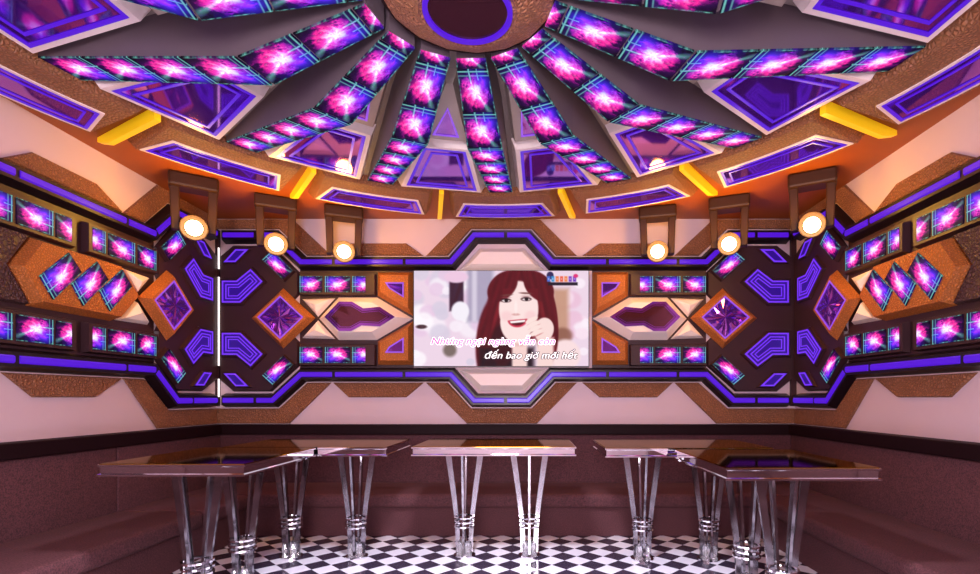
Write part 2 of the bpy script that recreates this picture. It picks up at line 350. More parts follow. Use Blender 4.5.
for key, (P, sh, where, lr) in SIDES.items():
    X = lambda p, s=sh: shift(p, s)
    # dark octagonal backing at the corner
    xr = 300 if sh == 0 else 295
    bk = X([(LC-sh+3.6, 257), (234, 245.6), (272.5, 245.6), (xr, 272.2), (xr, 295), (287, 308), (287, 329), (xr, 342), (xr, 366), (272.5, 391.6), (234, 391.6), (LC-sh+3.6, 380)])
    cp = thing('corner_cladding', f'dark brown corner cladding with violet chevron mirrors, {where}', 'wall panel', centre(P, bk), 'dark corner claddings')
    mb = MB(); frustum(mb, P, bk, 0, .03, 1.5); mb.build('backing', M['housing'], cp)
    for up, pl, nm in ((1, flip(chev), 'chevron_mirror'), (0, chev, 'chevron_mirror'), (1, flip(para), 'slanted_mirror'), (0, para, 'slanted_mirror')):
        pl = X(pl)
        fm = MB(); frustum(fm, P, offs(pl, -2.4 if nm == 'chevron_mirror' else -1.3), .03, .055, 1.2)
        mo = fm.build('mirror_mount', M['housing'], cp)
        g = MB(); frustum(g, P, pl, .055, .060); g.build(nm, M['insert_glow'], mo)
        r = MB(); ring(r, P, pl, .2, 1.6, .058, .064)
        if nm == 'chevron_mirror': ring(r, P, pl, 3.6, 4.7, .058, .064); ring(r, P, pl, 6.3, 7.2, .058, .064)
        r.build('light_line', M['led_line'], mo)
    # diamond
    pd = X(dia)
    t = thing('diamond_panel', f'copper diamond with faceted violet mirror on the {where}', 'wall panel', centre(P, pd), 'diamond panels beside the corners')
    mb = MB(); frame(mb, P, pd, .033, .10, 4, 7, .006); mb.build('frame', M['copper'], t)
    inner = offs(pd, 7); cxy = (sum(p[0] for p in inner)/4, sum(p[1] for p in inner)/4)
    mb = MB(); ns = 6; rim = []
    for i in range(4):
        a, b = inner[i], inner[(i+1) % 4]
        for k in range(ns): rim.append((a[0]+(b[0]-a[0])*k/ns, a[1]+(b[1]-a[1])*k/ns))
    vs = [P(x, y, .096) for x, y in rim] + [P(cxy[0]+(x-cxy[0])*.5, cxy[1]+(y-cxy[1])*.5, .096+(.010 if i % 2 else .002)) for i, (x, y) in enumerate(rim)] + [P(*cxy, .115)]
    nr = len(rim); fs = loopfaces(nr, 0, nr)+[(nr+i, nr+(i+1) % nr, 2*nr) for i in range(nr)]
    mb.add(vs, fs); mb.build('mirror', M['mirror'], t)
    mb = MB(); ring(mb, P, pd, 6.3, 7.6, .098, .103); mb.build('light_line', M['led_pale'], t)
    # tilted screens
    for up in (1, 0):
        q = X(flip(tilt) if up else tilt); uw = 'above' if up else 'below'
        t = thing('tilted_screen', f'slanted glowing screen just {uw} the diamond panel on the {where}', 'screen', centre(P, q), 'slanted corner screens')
        mb = MB(); frustum(mb, P, offs(q, -1.3), .033, .07, .8); mb.build('housing', M['housing'], t)
        qq = [q[0], q[3], q[2], q[1]]
        mb = MB(); screen_quad(mb, P, [q[3], q[0], q[1], q[2]] if 1 else qq, .07, .075); mb.build('screen', M['burst'], t)
    # cream pyramids
    for up in (1, 0):
        q = X(tri if up else flip(tri)); uw = 'upper' if up else 'lower'
        t = thing('pyramid_panel', f'{uw} cream triangular panel beside the diamond on the {where}', 'wall panel', centre(P, q), 'cream triangle panels')
        mb = MB(); c = (sum(p[0] for p in q)/3, sum(p[1] for p in q)/3)
        mb.add([P(x, y, 0) for x, y in q]+[P(x, y, .05) for x, y in offs(q, 2)]+[P(q[2][0]-0, q[2][1]*.4+q[0][1]*.6, .085)],
               loopfaces(3, 0, 3)+[(3, 4, 6), (4, 5, 6), (5, 3, 6), (0, 1, 2)])
        mb.build('facet', M['cream'], t)
    # screen rows
    if sh == 0: rows = [('', [(302, 324.5), (327, 352), (354, 367)], 301.3, 377)]
    else: rows = [('nearer the corner', [(307.5, 327), (330, 355), (357.5, 368)], 304.5, 372), ('farther from the corner', [(385, 396), (398, 421.5), (424, 447.5), (450, 461)], 380, 466)]
    for up in (1, 0):
        t0, t1 = (277.5, 293.3) if up else (347.5, 363.3)
        uw = 'upper' if up else 'lower'
        for (nm, cells, a, b) in rows:
            lab = f'{uw} row of glowing screens, {where}' + (', ' + nm if nm else '')
            bx = [(a, t0-3), (b, t0-3), (b, t1+3), (a, t1+3)]
            t = thing('screen_row', lab, 'screen', centre(P, bx), 'rows of wall screens')
            mb = MB(); frustum(mb, P, bx, 0, .05, 1.0); mb.build('housing', M['housing'], t)
            for (x0, x1) in cells:
                full = x1-x0 > 18
                uv0, uv1 = (0, 1)
                mb = MB()
                quad = [(x0, t1), (x1, t1), (x1, t0), (x0, t0)] if up else [(x0, t0), (x1, t0), (x1, t1), (x0, t1)]
                screen_quad(mb, P, quad, .05, .056)
                if not full:
                    for k in list(mb.uv):
                        uu, vv = mb.uv[k]; mb.uv[k] = (uu*.5 + (.5 if x0 in (385,) else 0), vv)
                mb.build('screen', M['burst'], t)
    if sh == 0:
        # cream crystal panel
        t = thing('hexagonal_panel', f'cream hexagonal panel with a crystal shaped violet mirror, {lr} of the television', 'wall panel', centre(P, hexa), 'cream hexagonal panels')
        mb = MB(); frustum(mb, P, hexa, 0, .11, 7); mb.build('slab', M['cream'], t)
        mb = MB(); frustum(mb, P, crys, .11, .114); mi = mb.build('mirror', M['darkmirror'], t)
        mb = MB(); ring(mb, P, crys, -.6, 2.2, .11, .120); ring(mb, P, crys, 3.0, 3.7, .11, .118); mb.build('light_line', M['mirror'], mi)
        for up in (1, 0):
            q = cop if up else flip(cop)
            t = thing('copper_panel', f"{'upper' if up else 'lower'} copper corner panel with a small violet mirror, {lr} of the television", 'wall panel', centre(P, q), 'copper panels beside the television')
            mb = MB(); frustum(mb, P, q, 0, .07, 4); mb.build('slab', M['copper'], t)
            m4 = [(387, 284), (405.5, 284), (405.5, 299), (391, 290)]; m4 = m4 if up else flip(m4)
            mb = MB(); frustum(mb, P, m4, .07, .073); mi = mb.build('mirror', M['mirror'], t)
            mb = MB(); ring(mb, P, m4, 0, 1.3, .07, .077); mb.build('light_line', M['led_pale'], mi)
        # leather shapes
        for up in (1, 0):
            top, uw = (219.4, 'above') if up else (423.6, 'below')
            edge = 256 if up else 382.6
            far = 243.5 if up else 397.4
            q = [(LC+.3, 229.3), (LC+.3, top), (293, top), (332, edge), (307.3, edge), (279.4, 229.3)] if up else [(LC+.3, 408.4), (LC+.3, top), (290, top), (332, edge), (307.6, edge), (279.4, 408.4)]
            t = thing('leather_panel', f'brown leather corner panel {uw} the light strip, {lr} end of the back wall', 'wall panel', centre(P, q), 'leather wall panels')
            mb = MB(); frustum(mb, P, q, 0, .02, .8); mb.build('leather', M['leather'], t)
            q = [(333, edge), (349, far), (406.5, far), (424, edge)]
            t = thing('leather_panel', f'long brown leather trapezoid {uw} the light strip on the {where}', 'wall panel', centre(P, q), 'leather wall panels')
            mb = MB(); frustum(mb, P, q, 0, .02, .8); mb.build('leather', M['leather'], t)
    else:
        A = 8
        for up in (1, 0):
            top, uw = (219.4, 'above') if up else (423.6, 'below')
            edge = 256 if up else 382.6; far = 243.5 if up else 397.4
            top_ = top
            q = [(LC+2.5, 229.3), (LC+2.5, top), (300, top), (336, edge), (314.5, edge), (287.4, 229.3)] if up else [(LC+2.5, 408.4), (LC+2.5, top), (300, top), (336, edge), (314.6, edge), (287.4, 408.4)]
            t = thing('leather_panel', f'brown leather corner panel {uw} the light strip, far end of {where}', 'wall panel', centre(P, q), 'leather wall panels')
            mb = MB(); frustum(mb, P, q, 0, .02, .8); mb.build('leather', M['leather'], t)
            for k in range(3):
                q = [(337+k*91, edge), (361+k*91, far), (407+k*91, far), (426+k*91, edge)]
                if k: lb = f'brown leather trapezoid {uw} the light strip, {["","second","third"][k]} from the corner on the {where}'
                else: lb = f'brown leather trapezoid {uw} the light strip, in view on the {where}'
                t = thing('leather_panel', lb, 'wall panel', centre(P, q), 'leather wall panels')
                mb = MB(); frustum(mb, P, q, 0, .02, .8); mb.build('leather', M['leather'], t)
        # big hexagon with three slanted screens
        q = [(327.8, YM), (347.5, 297.5), (411, 297.5), (425, YM), (411, 340.5), (347.5, 340.5)]
        t = thing('hexagonal_panel', f'copper leather hexagon carrying three slanted screens on the {where}', 'wall panel', centre(P, q), 'copper hexagonal panels')
        mb = MB(); frustum(mb, P, q, 0, .10, 3); mb.build('slab', M['copper'], t)
        for k in range(3):
            o = 21.8*k
            qq = [(349+o, 302.5), (339.5+o, 313), (360+o, 335.5), (369+o, 322.5)]
            mb = MB(); screen_quad(mb, P, [qq[2], qq[1], qq[0], qq[3]], .10, .108); mb.build('screen', M['burst'], t)
        q = [(412, 297), (520, 297), (520, 340.5), (412, 340.5), (426, YM)]
        t = thing('leather_panel', f'dark leather panel next to the copper hexagon on the {where}', 'wall panel', centre(P, q), 'leather wall panels')
        mb = MB(); frustum(mb, P, q, 0, .05, 1); mb.build('leather', M['darkleather'], t)

def strip(P, pts, label, parts, where):
    t = thing('light_strip', label, 'light strip', centre(P, pts), 'violet wall light strips')
    mb = MB(); ribbon(mb, P, pts, 14, 0, .075, 2.5); mb.build('channel', M['black'], t)
    # tubes split at joints given as fractions of the run
    L_ = [0]
    for a, b in zip(pts, pts[1:]): L_.append(L_[-1]+math.dist(a, b))
    tot = L_[-1]
    def at(s):
        for i in range(len(pts)-1):
            if s <= L_[i+1] or i == len(pts)-2:
                k = (s-L_[i])/(L_[i+1]-L_[i]); a, b = pts[i], pts[i+1]
                return (a[0]+(b[0]-a[0])*k, a[1]+(b[1]-a[1])*k)
    cuts = [0]+[p*tot for p in parts]+[tot]
    for a, b in zip(cuts, cuts[1:]):
        a += 1.6; b -= 1.6
        seg = [at(a)]+[pts[i] for i in range(len(pts)) if a < L_[i] < b]+[at(b)]
        mb = MB(); ribbon(mb, P, seg, 5.4, .072, .085, 1.2); mb.build('light_tube', M['led'], t)
for up in (0, 1):
    y = [374.8, 400.3, 393] if not up else [263.8, 237.3, 245]
    pts = [(226, y[1]), (276, y[1]), (304, y[0]), (452, y[0]), (475, y[1]), (528, y[1]), (552, y[0]), (704, y[0]), (731, y[1]), (786, y[1])]
    strip(PB, pts, f"{'upper' if up else 'lower'} violet light strip stepping across the back wall {'over' if up else 'under'} the television", [.055, .2, .315, .5, .685, .8, .945], '')
    for P, nm in ((PLW, 'left'), (PRW, 'right')):
        pts = [(228, y[1]), (284, y[1]), (311, y[0]), (525, y[0])]
        strip(P, pts, f"{'upper' if up else 'lower'} violet light strip along the {nm} side wall", [.12, .30, .40, .67], '')
# centre pieces over and under the television
for up in (1, 0):
    q = [(459, 270.5), (480, 248.5), (524, 248.5), (545, 270.5)] if up else [(458, 369.3), (479.5, 390.5), (524, 390.5), (545, 369.3)]
    t = thing('trapezoid_panel', f"cream trapezoid panel directly {'above' if up else 'below'} the television", 'wall panel', centre(PB, q))
    mb = MB(); frustum(mb, PB, q, 0, .06, 5); mb.build('slab', M['cream'], t)
    q = [(426, 256), (462, 219.4), (540, 219.4), (577, 256), (556, 256), (531.8, 229.3), (471.2, 229.3), (448, 256)] if up else [(426, 382.6), (467, 423.6), (537, 423.6), (577, 382.6), (556, 382.6), (531.8, 408.3), (471.2, 408.3), (448, 382.6)]
    t = thing('leather_panel', f"brown leather centre panel {'above' if up else 'below'} the stepped light strip by the television", 'wall panel', centre(PB, q), 'leather wall panels')
    mb = MB(); frustum(mb, PB, q, 0, .02, .8); mb.build('leather', M['leather'], t)
struct('trim_5', MB().box((XL, YB-.032, EYE+(HY-406)/S), (XL+.034, YB, EYE+(HY-231)/S)), M['housing'])
struct('trim_6', MB().box((XR-.055, YB-.032, EYE+(HY-406)/S), (XR, YB, EYE+(HY-231)/S)), M['housing'])
for i, (P, u0, u1) in enumerate(((PB, 300, 414), (PB, 592, 706), (PLW, 303, 560), (PRW, 303, 560))):
    mb = MB(); frustum(mb, P, [(u0, 268), (u1, 268), (u1, 370), (u0, 370)], -.0026, -.0006); struct(f'trim_{7+i}', mb, M['housing'])
# upright strips of white emission in the left corner
t = thing('corner_strip', 'thin white glowing upright strip in the left corner of the room', 'light strip', (XL+.02, YB-.02, 1.3))
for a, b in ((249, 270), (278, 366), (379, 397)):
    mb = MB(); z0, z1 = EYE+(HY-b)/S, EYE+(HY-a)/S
    mb.box((XL+.040, YB-.052, z0), (XL+.052, YB-.040, z1)); mb.build('light_tube', M['glow_white'], t)

# ------------------------------------------------------------------ television
SX0, SX1, SY0, SY1 = 416, 587.5, 273, 366.7
tv = thing('television', 'wide wall television playing a karaoke video of a long haired woman', 'television', PB(502, 320, .03))
mb = MB(); frustum(mb, PB, [(SX0-1.2, SY0-.9), (SX1+1.2, SY0-.9), (SX1+1.2, SY1+.7), (SX0-1.2, SY1+.7)], 0, .085, .5); mb.build('bezel', M['bezel'], tv)
def ss(x): x = max(0, min(1, x)); return x*x*(3-2*x)
def ell(x, y, cx, cy, rx, ry, soft=.12, rot=0):
    dx, dy = x-cx, y-cy
    if rot: c, s = math.cos(rot), math.sin(rot); dx, dy = dx*c+dy*s, -dx*s+dy*c
    return ss((1-math.hypot(dx/rx, dy/ry))/soft+.5)
def rc(x, y, x0, y0, x1, y1, soft=12):
    return ss((min(x-x0, x1-x, y-y0, y1-y))/soft+.5)
blobs = [(random.uniform(30, 420), random.uniform(40, 525), random.uniform(20, 60), random.choice([(250, 240, 250), (232, 200, 228), (215, 205, 225), (255, 250, 255)])) for _ in range(46)]
blobs += [(random.uniform(760, 917), random.uniform(100, 525), random.uniform(20, 50), random.choice([(250, 225, 240), (235, 190, 215), (252, 240, 250)])) for _ in range(22)]
def tvpix(x, y):
    c = [238, 214, 232]
    def mix(col, k):
        for i in range(3): c[i] += (col[i]-c[i])*k
    for bx_, by_, br, bc in blobs: mix(bc, ell(x, y, bx_, by_, br, br*.9, .5)*.8)
    mix((168, 158, 186), rc(x, y, 300, 20, 430, 300, 30)*.9)
    mix((225, 215, 232), rc(x, y, 325, 20, 350, 300, 20)*.8)
    mix((62, 36, 62), rc(x, y, 210, 85, 282, 245, 14))
    mix((238, 200, 226), ell(x, y, 245, 70, 60, 30, .4))
    mix((246, 240, 250), ell(x, y, 265, 245, 45, 50, .3))
    mix((196, 146, 120), rc(x, y, 735, 130, 815, 390, 40)*.9); mix((135, 85, 70), ell(x, y, 785, 370, 50, 40, .6)*.8)
    mix((80, 55, 65), ell(x, y, 68, 325, 28, 11, .6)); mix((95, 80, 70), ell(x, y, 212, 445, 34, 34, .7)*.8)
    # woman: hair, neck, dress, face, hand
    hair = (104, 16, 30)
    mix((250, 222, 224), ell(x, y, 800, 470, 75, 80, .3))
    mix(hair, ell(x, y, 572, 215, 168, 190, .12))
    mix(hair, ell(x, y, 425, 380, 78, 215, .2, .12)); mix(hair, ell(x, y, 700, 300, 62, 210, .15, -.08))
    mix((150, 34, 44), ell(x, y, 470, 190, 14, 150, .9, .25)*.6); mix((150, 36, 44), ell(x, y, 668, 190, 12, 130, .9, -.2)*.5)
    mix((36, 18, 30), rc(x, y, 360, 430, 640, 560, 40)); mix((60, 14, 26), ell(x, y, 480, 420, 60, 110, .3))
    mix((247, 212, 208), rc(x, y, 528, 380, 606, 560, 18)); mix((226, 180, 178), ell(x, y, 566, 408, 44, 18, .8)*.7)
    fc = max(ell(x, y, 562, 235, 100, 145, .1), ell(x, y, 552, 300, 84, 108, .12))
    mix((252, 226, 224), fc)
    mix((246, 190, 196), ell(x, y, 500, 270, 30, 24, 1)*.45*fc); mix((246, 190, 196), ell(x, y, 622, 268, 28, 24, 1)*.45*fc)
    for s in (-1, 1):      # bangs parted in the middle
        mix(hair, ell(x, y, 572+s*92, 118, 62, 92, .15, s*-.75) if y < 215 else 0)
    mix((112, 62, 60), ell(x, y, 500, 163, 30, 5, .9, -.1)*.8); mix((112, 62, 60), ell(x, y, 598, 153, 32, 5, .9, .05)*.8)
    for ex, ey in ((497, 190), (600, 183)):
        mix((70, 30, 38), ell(x, y, ex, ey, 27, 11, .5)); mix((250, 240, 242), ell(x, y, ex, ey+2, 20, 6, .6)*.9)
        mix((30, 12, 20), ell(x, y, ex+2, ey, 10, 9, .4)); mix((150, 90, 96), ell(x, y, ex, ey-15, 26, 3, .9)*.5)
    mix((222, 168, 166), ell(x, y, 548, 262, 20, 6, .9)); mix((255, 240, 238), ell(x, y, 548, 225, 8, 34, .9)*.6)
    lip = ell(x, y, 556, 288, 50, 40, .2, -.08)*ss((y-288+(x-556)*.10)/6+.5)
    inn = ell(x, y, 556, 290, 40, 29, .2, -.08)*ss((y-293+(x-556)*.10)/5+.5)
    mix((206, 52, 78), lip); mix((96, 14, 28), inn); mix((255, 246, 246), inn*ss((304-y-(x-556)*.10)/5+.5))
    mix((250, 220, 216), ell(x, y, 690, 340, 50, 62, .15, .2)); mix((248, 216, 212), rc(x, y, 655, 380, 740, 560, 22))
    for k in range(4):
        mix((252, 226, 220), ell(x, y, 628+k*7, 290+k*22, 34, 12, .3, -.45)); mix((206, 120, 122), ell(x, y, 634+k*8, 303+k*22, 30, 3, .9, -.45)*.8)
    # hair strands
    if x < 480 or x > 660 or y < 130:
        st = .5+.5*math.sin((x+ (y-60)*(.35 if x < 570 else -.25))*.16) * math.sin(x*.05+1.3)
        if c[0] < 150 and c[1] < 60: mix((60, 6, 16), .45*st)
    # station mark in the corner: coloured letters over a dark bar
    mix((50, 40, 90), ell(x, y, 722, 62, 18, 20, .3)); mix((28, 20, 40), rc(x, y, 712, 97, 862, 113, 6))
    for k, col in enumerate(((70, 110, 210), (60, 150, 210), (240, 120, 60), (236, 90, 60), (240, 130, 70), (120, 60, 190), (110, 50, 190))):
        mix(col, rc(x, y, 706+k*22, 66, 722+k*22, 94, 6)); mix((240, 220, 240), rc(x, y, 711+k*22, 76, 717+k*22, 84, 5)*.6)
    mix((225, 50, 120), ell(x, y, 852, 64, 12, 10, .5))
    return c
NX, NY = 300, 164
vs = []; fs = []; cols = []
for j in range(NY+1):
    for i in range(NX+1):
        a = i/NX; b = j/NY
        vs.append(PB(SX0+(SX1-SX0)*a, SY0+(SY1-SY0)*b, .088)); cols.append(tvpix(30+887*a, 38+489*b))
for j in range(NY):
    for i in range(NX): k = j*(NX+1)+i; fs.append((k, k+1, k+NX+2, k+NX+1))
mb = MB(); mb.add(vs, fs)
m = bpy.data.materials.new('karaoke_video_picture'); m.use_nodes = True; nt = m.node_tree; b_ = nt.nodes['Principled BSDF']
at_ = nt.nodes.new('ShaderNodeVertexColor'); at_.layer_name = 'picture'
nt.links.new(at_.outputs[0], b_.inputs['Emission Color']); b_.inputs['Emission Strength'].default_value = 1.0
b_.inputs['Base Color'].default_value = (.01, .01, .01, 1); b_.inputs['Roughness'].default_value = .7; b_.inputs['Specular IOR Level'].default_value = .1
scr = mb.build('screen', m, tv)
ca = scr.data.color_attributes.new('picture', 'FLOAT_COLOR', 'POINT')
for k, c in enumerate(cols): ca.data[k].color = (*srgb(*c), 1)
def flat_text(body):
    cu = bpy.data.curves.new('lyric', 'FONT'); cu.body = body; cu.size = 1; cu.shear = .28; cu.resolution_u = 3
    o = bpy.data.objects.new('lyric', cu); C.objects.link(o); bpy.context.view_layer.update()
    me = bpy.data.meshes.new_from_object(o.evaluated_get(bpy.context.evaluated_depsgraph_get())); bpy.data.objects.remove(o)
    return me
def text(body, u0, u1, tb, m, shifts, dd, name, hgt):
    horns = [i for i, ch in enumerate(body) if ch in 'ờớ']
    body = body.replace('ờ', 'ò').replace('ớ', 'ó')
    hx_ = []
    for i in horns:
        q = flat_text(body[:i]+'o'); hx_.append(max(v.co.x for v in q.vertices))
    me = flat_text(body)
    if hx_:
        bm = bmesh.new(); bm.from_mesh(me)
        for x in hx_:
            vv_ = [bm.verts.new(Vector(p)) for p in ((x-.10, .44, 0), (x+.00, .47, 0), (x+.10, .66, 0), (x+.02, .66, 0), (x-.06, .53, 0))]
            bm.faces.new(vv_)
        bm.to_mesh(me); bm.free()
    xs = [v.co.x for v in me.vertices]; x0, x1 = min(xs), max(xs); sx = (u1-u0)/(x1-x0)
    org = parent_origin(scr)
    for v in me.vertices:
        v.co = Vector(PB(u0+(v.co.x-x0)*sx, tb-v.co.y*hgt, dd)) - org
    # one object per word: letters are gathered until a wide gap
    fr = sorted(([min(me.vertices[i].co.x for i in p.vertices), max(me.vertices[i].co.x for i in p.vertices), p] for p in me.polygons), key=lambda t: t[0])
    words_ = []; hi = -1e9
    for lo, h_, p in fr:
        if lo - hi > .011: words_.append([])
        words_[-1].append(p); hi = max(hi, h_)
    for ps in words_:
        ids = sorted({i for p in ps for i in p.vertices}); mp_ = {i: k for k, i in enumerate(ids)}
        m2 = bpy.data.meshes.new(name); vv = []; ff = []
        for k, (ex, ez) in enumerate(shifts):
            vv += [me.vertices[i].co + Vector((ex/S, -k*.00006, ez/S)) for i in ids]
            ff += [[mp_[i]+k*len(ids) for i in p.vertices] for p in ps]
        m2.from_pydata(vv, [], ff)
        m2.materials.append(m); q = bpy.data.objects.new(name, m2); C.objects.link(q); q.parent = scr
pink = mat('pink_lyric', (.6, .05, .3), .5, emit=srgb(226, 70, 160), es=1.0); wht = mat('white_lyric', (.9, .9, .9), .5, emit=(.95, .92, .95), es=1.0)
drk = mat('dark_lyric_outline', (.02, .01, .02), .5, emit=(.012, .006, .012), es=1.0)
pp = lambda z: 410+z/5.158
EIGHT = [(.75*math.cos(k*PI/4), .75*math.sin(k*PI/4)) for k in range(8)]
THICK = [(0, 0), (.12, 0)]
text('Nhưng ngại ngùng vẫn còn', pp(118), pp(745), 345.3, wht, EIGHT, .0893, 'lyric_outline', 9.6)
text('Nhưng ngại ngùng vẫn còn', pp(118), pp(745), 345.3, pink, THICK, .0905, 'lyric_text', 9.6)
text('đến bao giờ mới hết', pp(390), pp(860), 359.2, drk, EIGHT, .0893, 'lyric_outline', 9.6)
text('đến bao giờ mới hết', pp(390), pp(860), 359.2, wht, THICK, .0905, 'lyric_text', 9.6)

# ------------------------------------------------------------------ round ceiling (15 sectors of 24 degrees)
def copy_tree(o, parent=None):
    c = o.copy(); C.objects.link(c)
    if parent: c.parent = parent
    for ch in list(o.children): copy_tree(ch, c)
    return c
STEP = 2*PI/15; ROT = math.radians(1.0)
def L0(x, y, dd): return (x, y, -dd)             # local: y radial outwards, x across, dd down from the ceiling
def place(o, ang):
    o.location = (CX, CY, CEIL-.012); o.rotation_euler = (0, 0, -ang-ROT-math.radians(1.9)*math.sin(ang))
def build_local(mb, name, m, parent, **k): return mb.build(name, m, parent, loc=(0, 0, 0), **k)
names = ['straight ahead towards the television', 'first', 'second', 'third', 'fourth', 'fifth', 'sixth', 'seventh']
def side_of(k): return 'right' if k > 0 else 'left'
def clamp_to_walls(o):
    """trim the ring pieces that would run into the side walls"""
    mw = Matrix.Translation(o.location) @ o.rotation_euler.to_matrix().to_4x4()
    def go(p):
        for ch in p.children:
            if ch.type == 'MESH':
                ws = [mw @ v.co for v in ch.data.vertices]
                if any(q.x < XL+.006 or q.x > XR-.006 for q in ws):
                    ch.data = ch.data.copy(); inv = mw.inverted()
                    for v, q in zip(ch.data.vertices, ws):
                        q.x = max(XL+.006, min(XR-.006, q.x)); v.co = inv @ q
            go(ch)
    go(o)
# rib
rib = thing('ceiling_rib', '', 'ceiling screen rib', (0, 0, 0), 'screen covered ribs of the round ceiling')
prof = [(.385, .185, .068), (1.02, .300, .102), (2.345, .035, .096)]
mb = MB(); vs = []
for r, dd, hw in prof: vs += [(-hw, r, 0), (hw, r, 0), (hw, r, -dd), (-hw, r, -dd)]
fs = []
for i in range(2):
    for j in range(4): fs.append((4*i+j, 4*i+(j+1) % 4, 4*i+4+(j+1) % 4, 4*i+4+j))
fs += [(0, 1, 2, 3), (8, 9, 10, 11)]
mb.add(vs, fs); build_local(mb, 'body', M['slate'], rib)
def lerp3(r):
    a, b = (prof[0], prof[1]) if r <= 1.02 else (prof[1], prof[2])
    k = (r-a[0])/(b[0]-a[0]); return [a[i]+(b[i]-a[i])*k for i in range(3)]
cells = [(.388, .440), (.450, .728), (.738, 1.012)]+[(1.028+.329*i, 1.028+.329*i+.321) for i in range(4)]
for i, (a, b) in enumerate(cells):
    mb = MB(); pa, pb = lerp3(a), lerp3(b); g = -.004
    c8 = []
    for dz in (.001, .008):
        c8 += [(-(pa[2]-g), a, -pa[1]-dz), (-(pb[2]-g), b, -pb[1]-dz), (pb[2]-g, b, -pb[1]-dz), (pa[2]-g, a, -pa[1]-dz)]
    u0 = .6 if i == 0 else 0
    uv = [(u0, 0), (1, 0), (1, 1), (u0, 1)]
    mb.add(c8, loopfaces(4, 0, 4)+[(0, 1, 2, 3), (4, 5, 6, 7)], uvs=uv*2)
    build_local(mb, 'screen', M['burst'], rib)
for k in range(-7, 8):
    o = rib if k == -7 else copy_tree(rib); place(o, k*STEP)
    if k == 0: lb = 'central ceiling rib of glowing screens pointing straight at the television'
    elif abs(k) <= 4: lb = f'ceiling rib of glowing screens, {names[abs(k)]} to the {side_of(k)} of the central one'
    else: lb = f'ceiling rib of glowing screens, {names[abs(k)]} to the {side_of(k)}, near the entrance'
    o['label'] = lb
# sector panels between the ribs
pan = thing('ceiling_panel', '', 'ceiling panel', (0, 0, 0), 'beige ceiling panels between the ribs')
big = [(-.195, 1.50), (.195, 1.50), (.365, 2.29), (-.365, 2.29)]
mb = MB(); frame(mb, L0, big, 0, .07, .03, .062, .006); build_local(mb, 'frame', M['whiteframe'], pan)
mq = offs(big, .062)
mb = MB(); frustum(mb, L0, mq, .064, .067); mi = build_local(mb, 'mirror', M['mirror'], pan)
mb = MB(); ring(mb, L0, mq, 0, .022, .066, .072); ring(mb, L0, mq, .062, .078, .066, .072); build_local(mb, 'light_line', M['led'], mi)
sm = [(-.042, .76), (.042, .76), (.18, 1.45), (-.18, 1.45)]
mb = MB(); frustum(mb, L0, sm, 0, .07, .03); build_local(mb, 'slab', M['beige'], pan)
tq = [(0, 1.02), (.088, 1.36), (-.088, 1.36)]
mb = MB(); frustum(mb, L0, tq, .07, .073); mi = build_local(mb, 'mirror', M['mirror'], pan)
mb = MB(); ring(mb, L0, tq, 0, .014, .072, .078); build_local(mb, 'light_line', M['led_pale'], mi)
for k in range(-7, 8):
    o = pan if k == -7 else copy_tree(pan); place(o, (k+.5)*STEP)
    kk = abs(k) if k < 0 else k+1; sd = 'left' if k < 0 else 'right'
    if kk == 8: lb = 'beige ceiling panel over the entrance, opposite the television'
    else: lb = f'beige ceiling panel with violet mirrors, {names[kk]} to the {sd} of the central rib'
    o['label'] = lb
# outer ring panels
rp = thing('ring_panel', '', 'ceiling panel', (0, 0, 0), 'leather panels of the ceiling ring')
def arc(r, a0, a1, n): return [(r*math.sin(a0+(a1-a0)*i/n), r*math.cos(a0+(a1-a0)*i/n)) for i in range(n+1)]
A_ = math.radians(11.0)
po = arc(2.36, -A_, A_, 6)+arc(2.98, math.radians(10.4), math.radians(-10.4), 6)
mb = MB(); frustum(mb, L0, po, -.010, .055, .04); build_local(mb, 'leather', M['leather'], rp)
Bm = math.radians(8.9); C_ = math.radians(7.6)
mo = arc(2.60, -C_, C_, 6)+arc(2.89, Bm, -Bm, 6)
mb = MB(); frustum(mb, L0, mo, .055, .058); mi = build_local(mb, 'mirror', M['mirror'], rp)
mb = MB(); ring(mb, L0, mo, 0, .018, .056, .064); ring(mb, L0, mo, .055, .066, .056, .064); build_local(mb, 'light_line', M['led'], mi)
mb = MB(); ring(mb, L0, mo, -.022, -.002, .055, .062); build_local(mb, 'border', M['whiteframe'], rp)
for k in range(-7, 8):
    ang = k*STEP
    o = rp if k == -7 else copy_tree(rp); place(o, ang); clamp_to_walls(o)
    if k == 0: lb = 'leather ring panel with a violet mirror, nearest the top of the television'
    elif abs(k) <= 4: lb = f'leather ring panel with a violet mirror, {names[abs(k)]} to the {side_of(k)} of the television'
    else: lb = f'leather ring panel with a violet mirror, {names[abs(k)]} to the {side_of(k)}, near the entrance'
    o['label'] = lb
# yellow dividers
yb = thing('divider_bar', '', 'divider bar', (0, 0, 0), 'yellow divider bars of the ceiling ring')
mb = MB(); vs = []
for rr, dn in ((2.35, .070), (2.98, .066), (3.13, .022)):
    vs += [(-.019, rr, .010), (.019, rr, .010), (.019, rr, -dn), (-.019, rr, -dn)]
mb.add(vs, loopfaces(4, 0, 4)+loopfaces(4, 4, 8)+[(0, 1, 2, 3), (8, 9, 10, 11)])
build_local(mb, 'bar', M['yellow'], yb)
for k in range(-7, 8):
    o = yb if k == -7 else copy_tree(yb); place(o, (k+.5)*STEP); clamp_to_walls(o)
    kk = abs(k) if k < 0 else k+1; sd = 'left' if k < 0 else 'right'
    o['label'] = f'yellow divider bar of the ceiling ring, {names[kk]} to the {sd} of the television centre' if kk < 8 else 'yellow divider bar over the entrance, opposite the television'
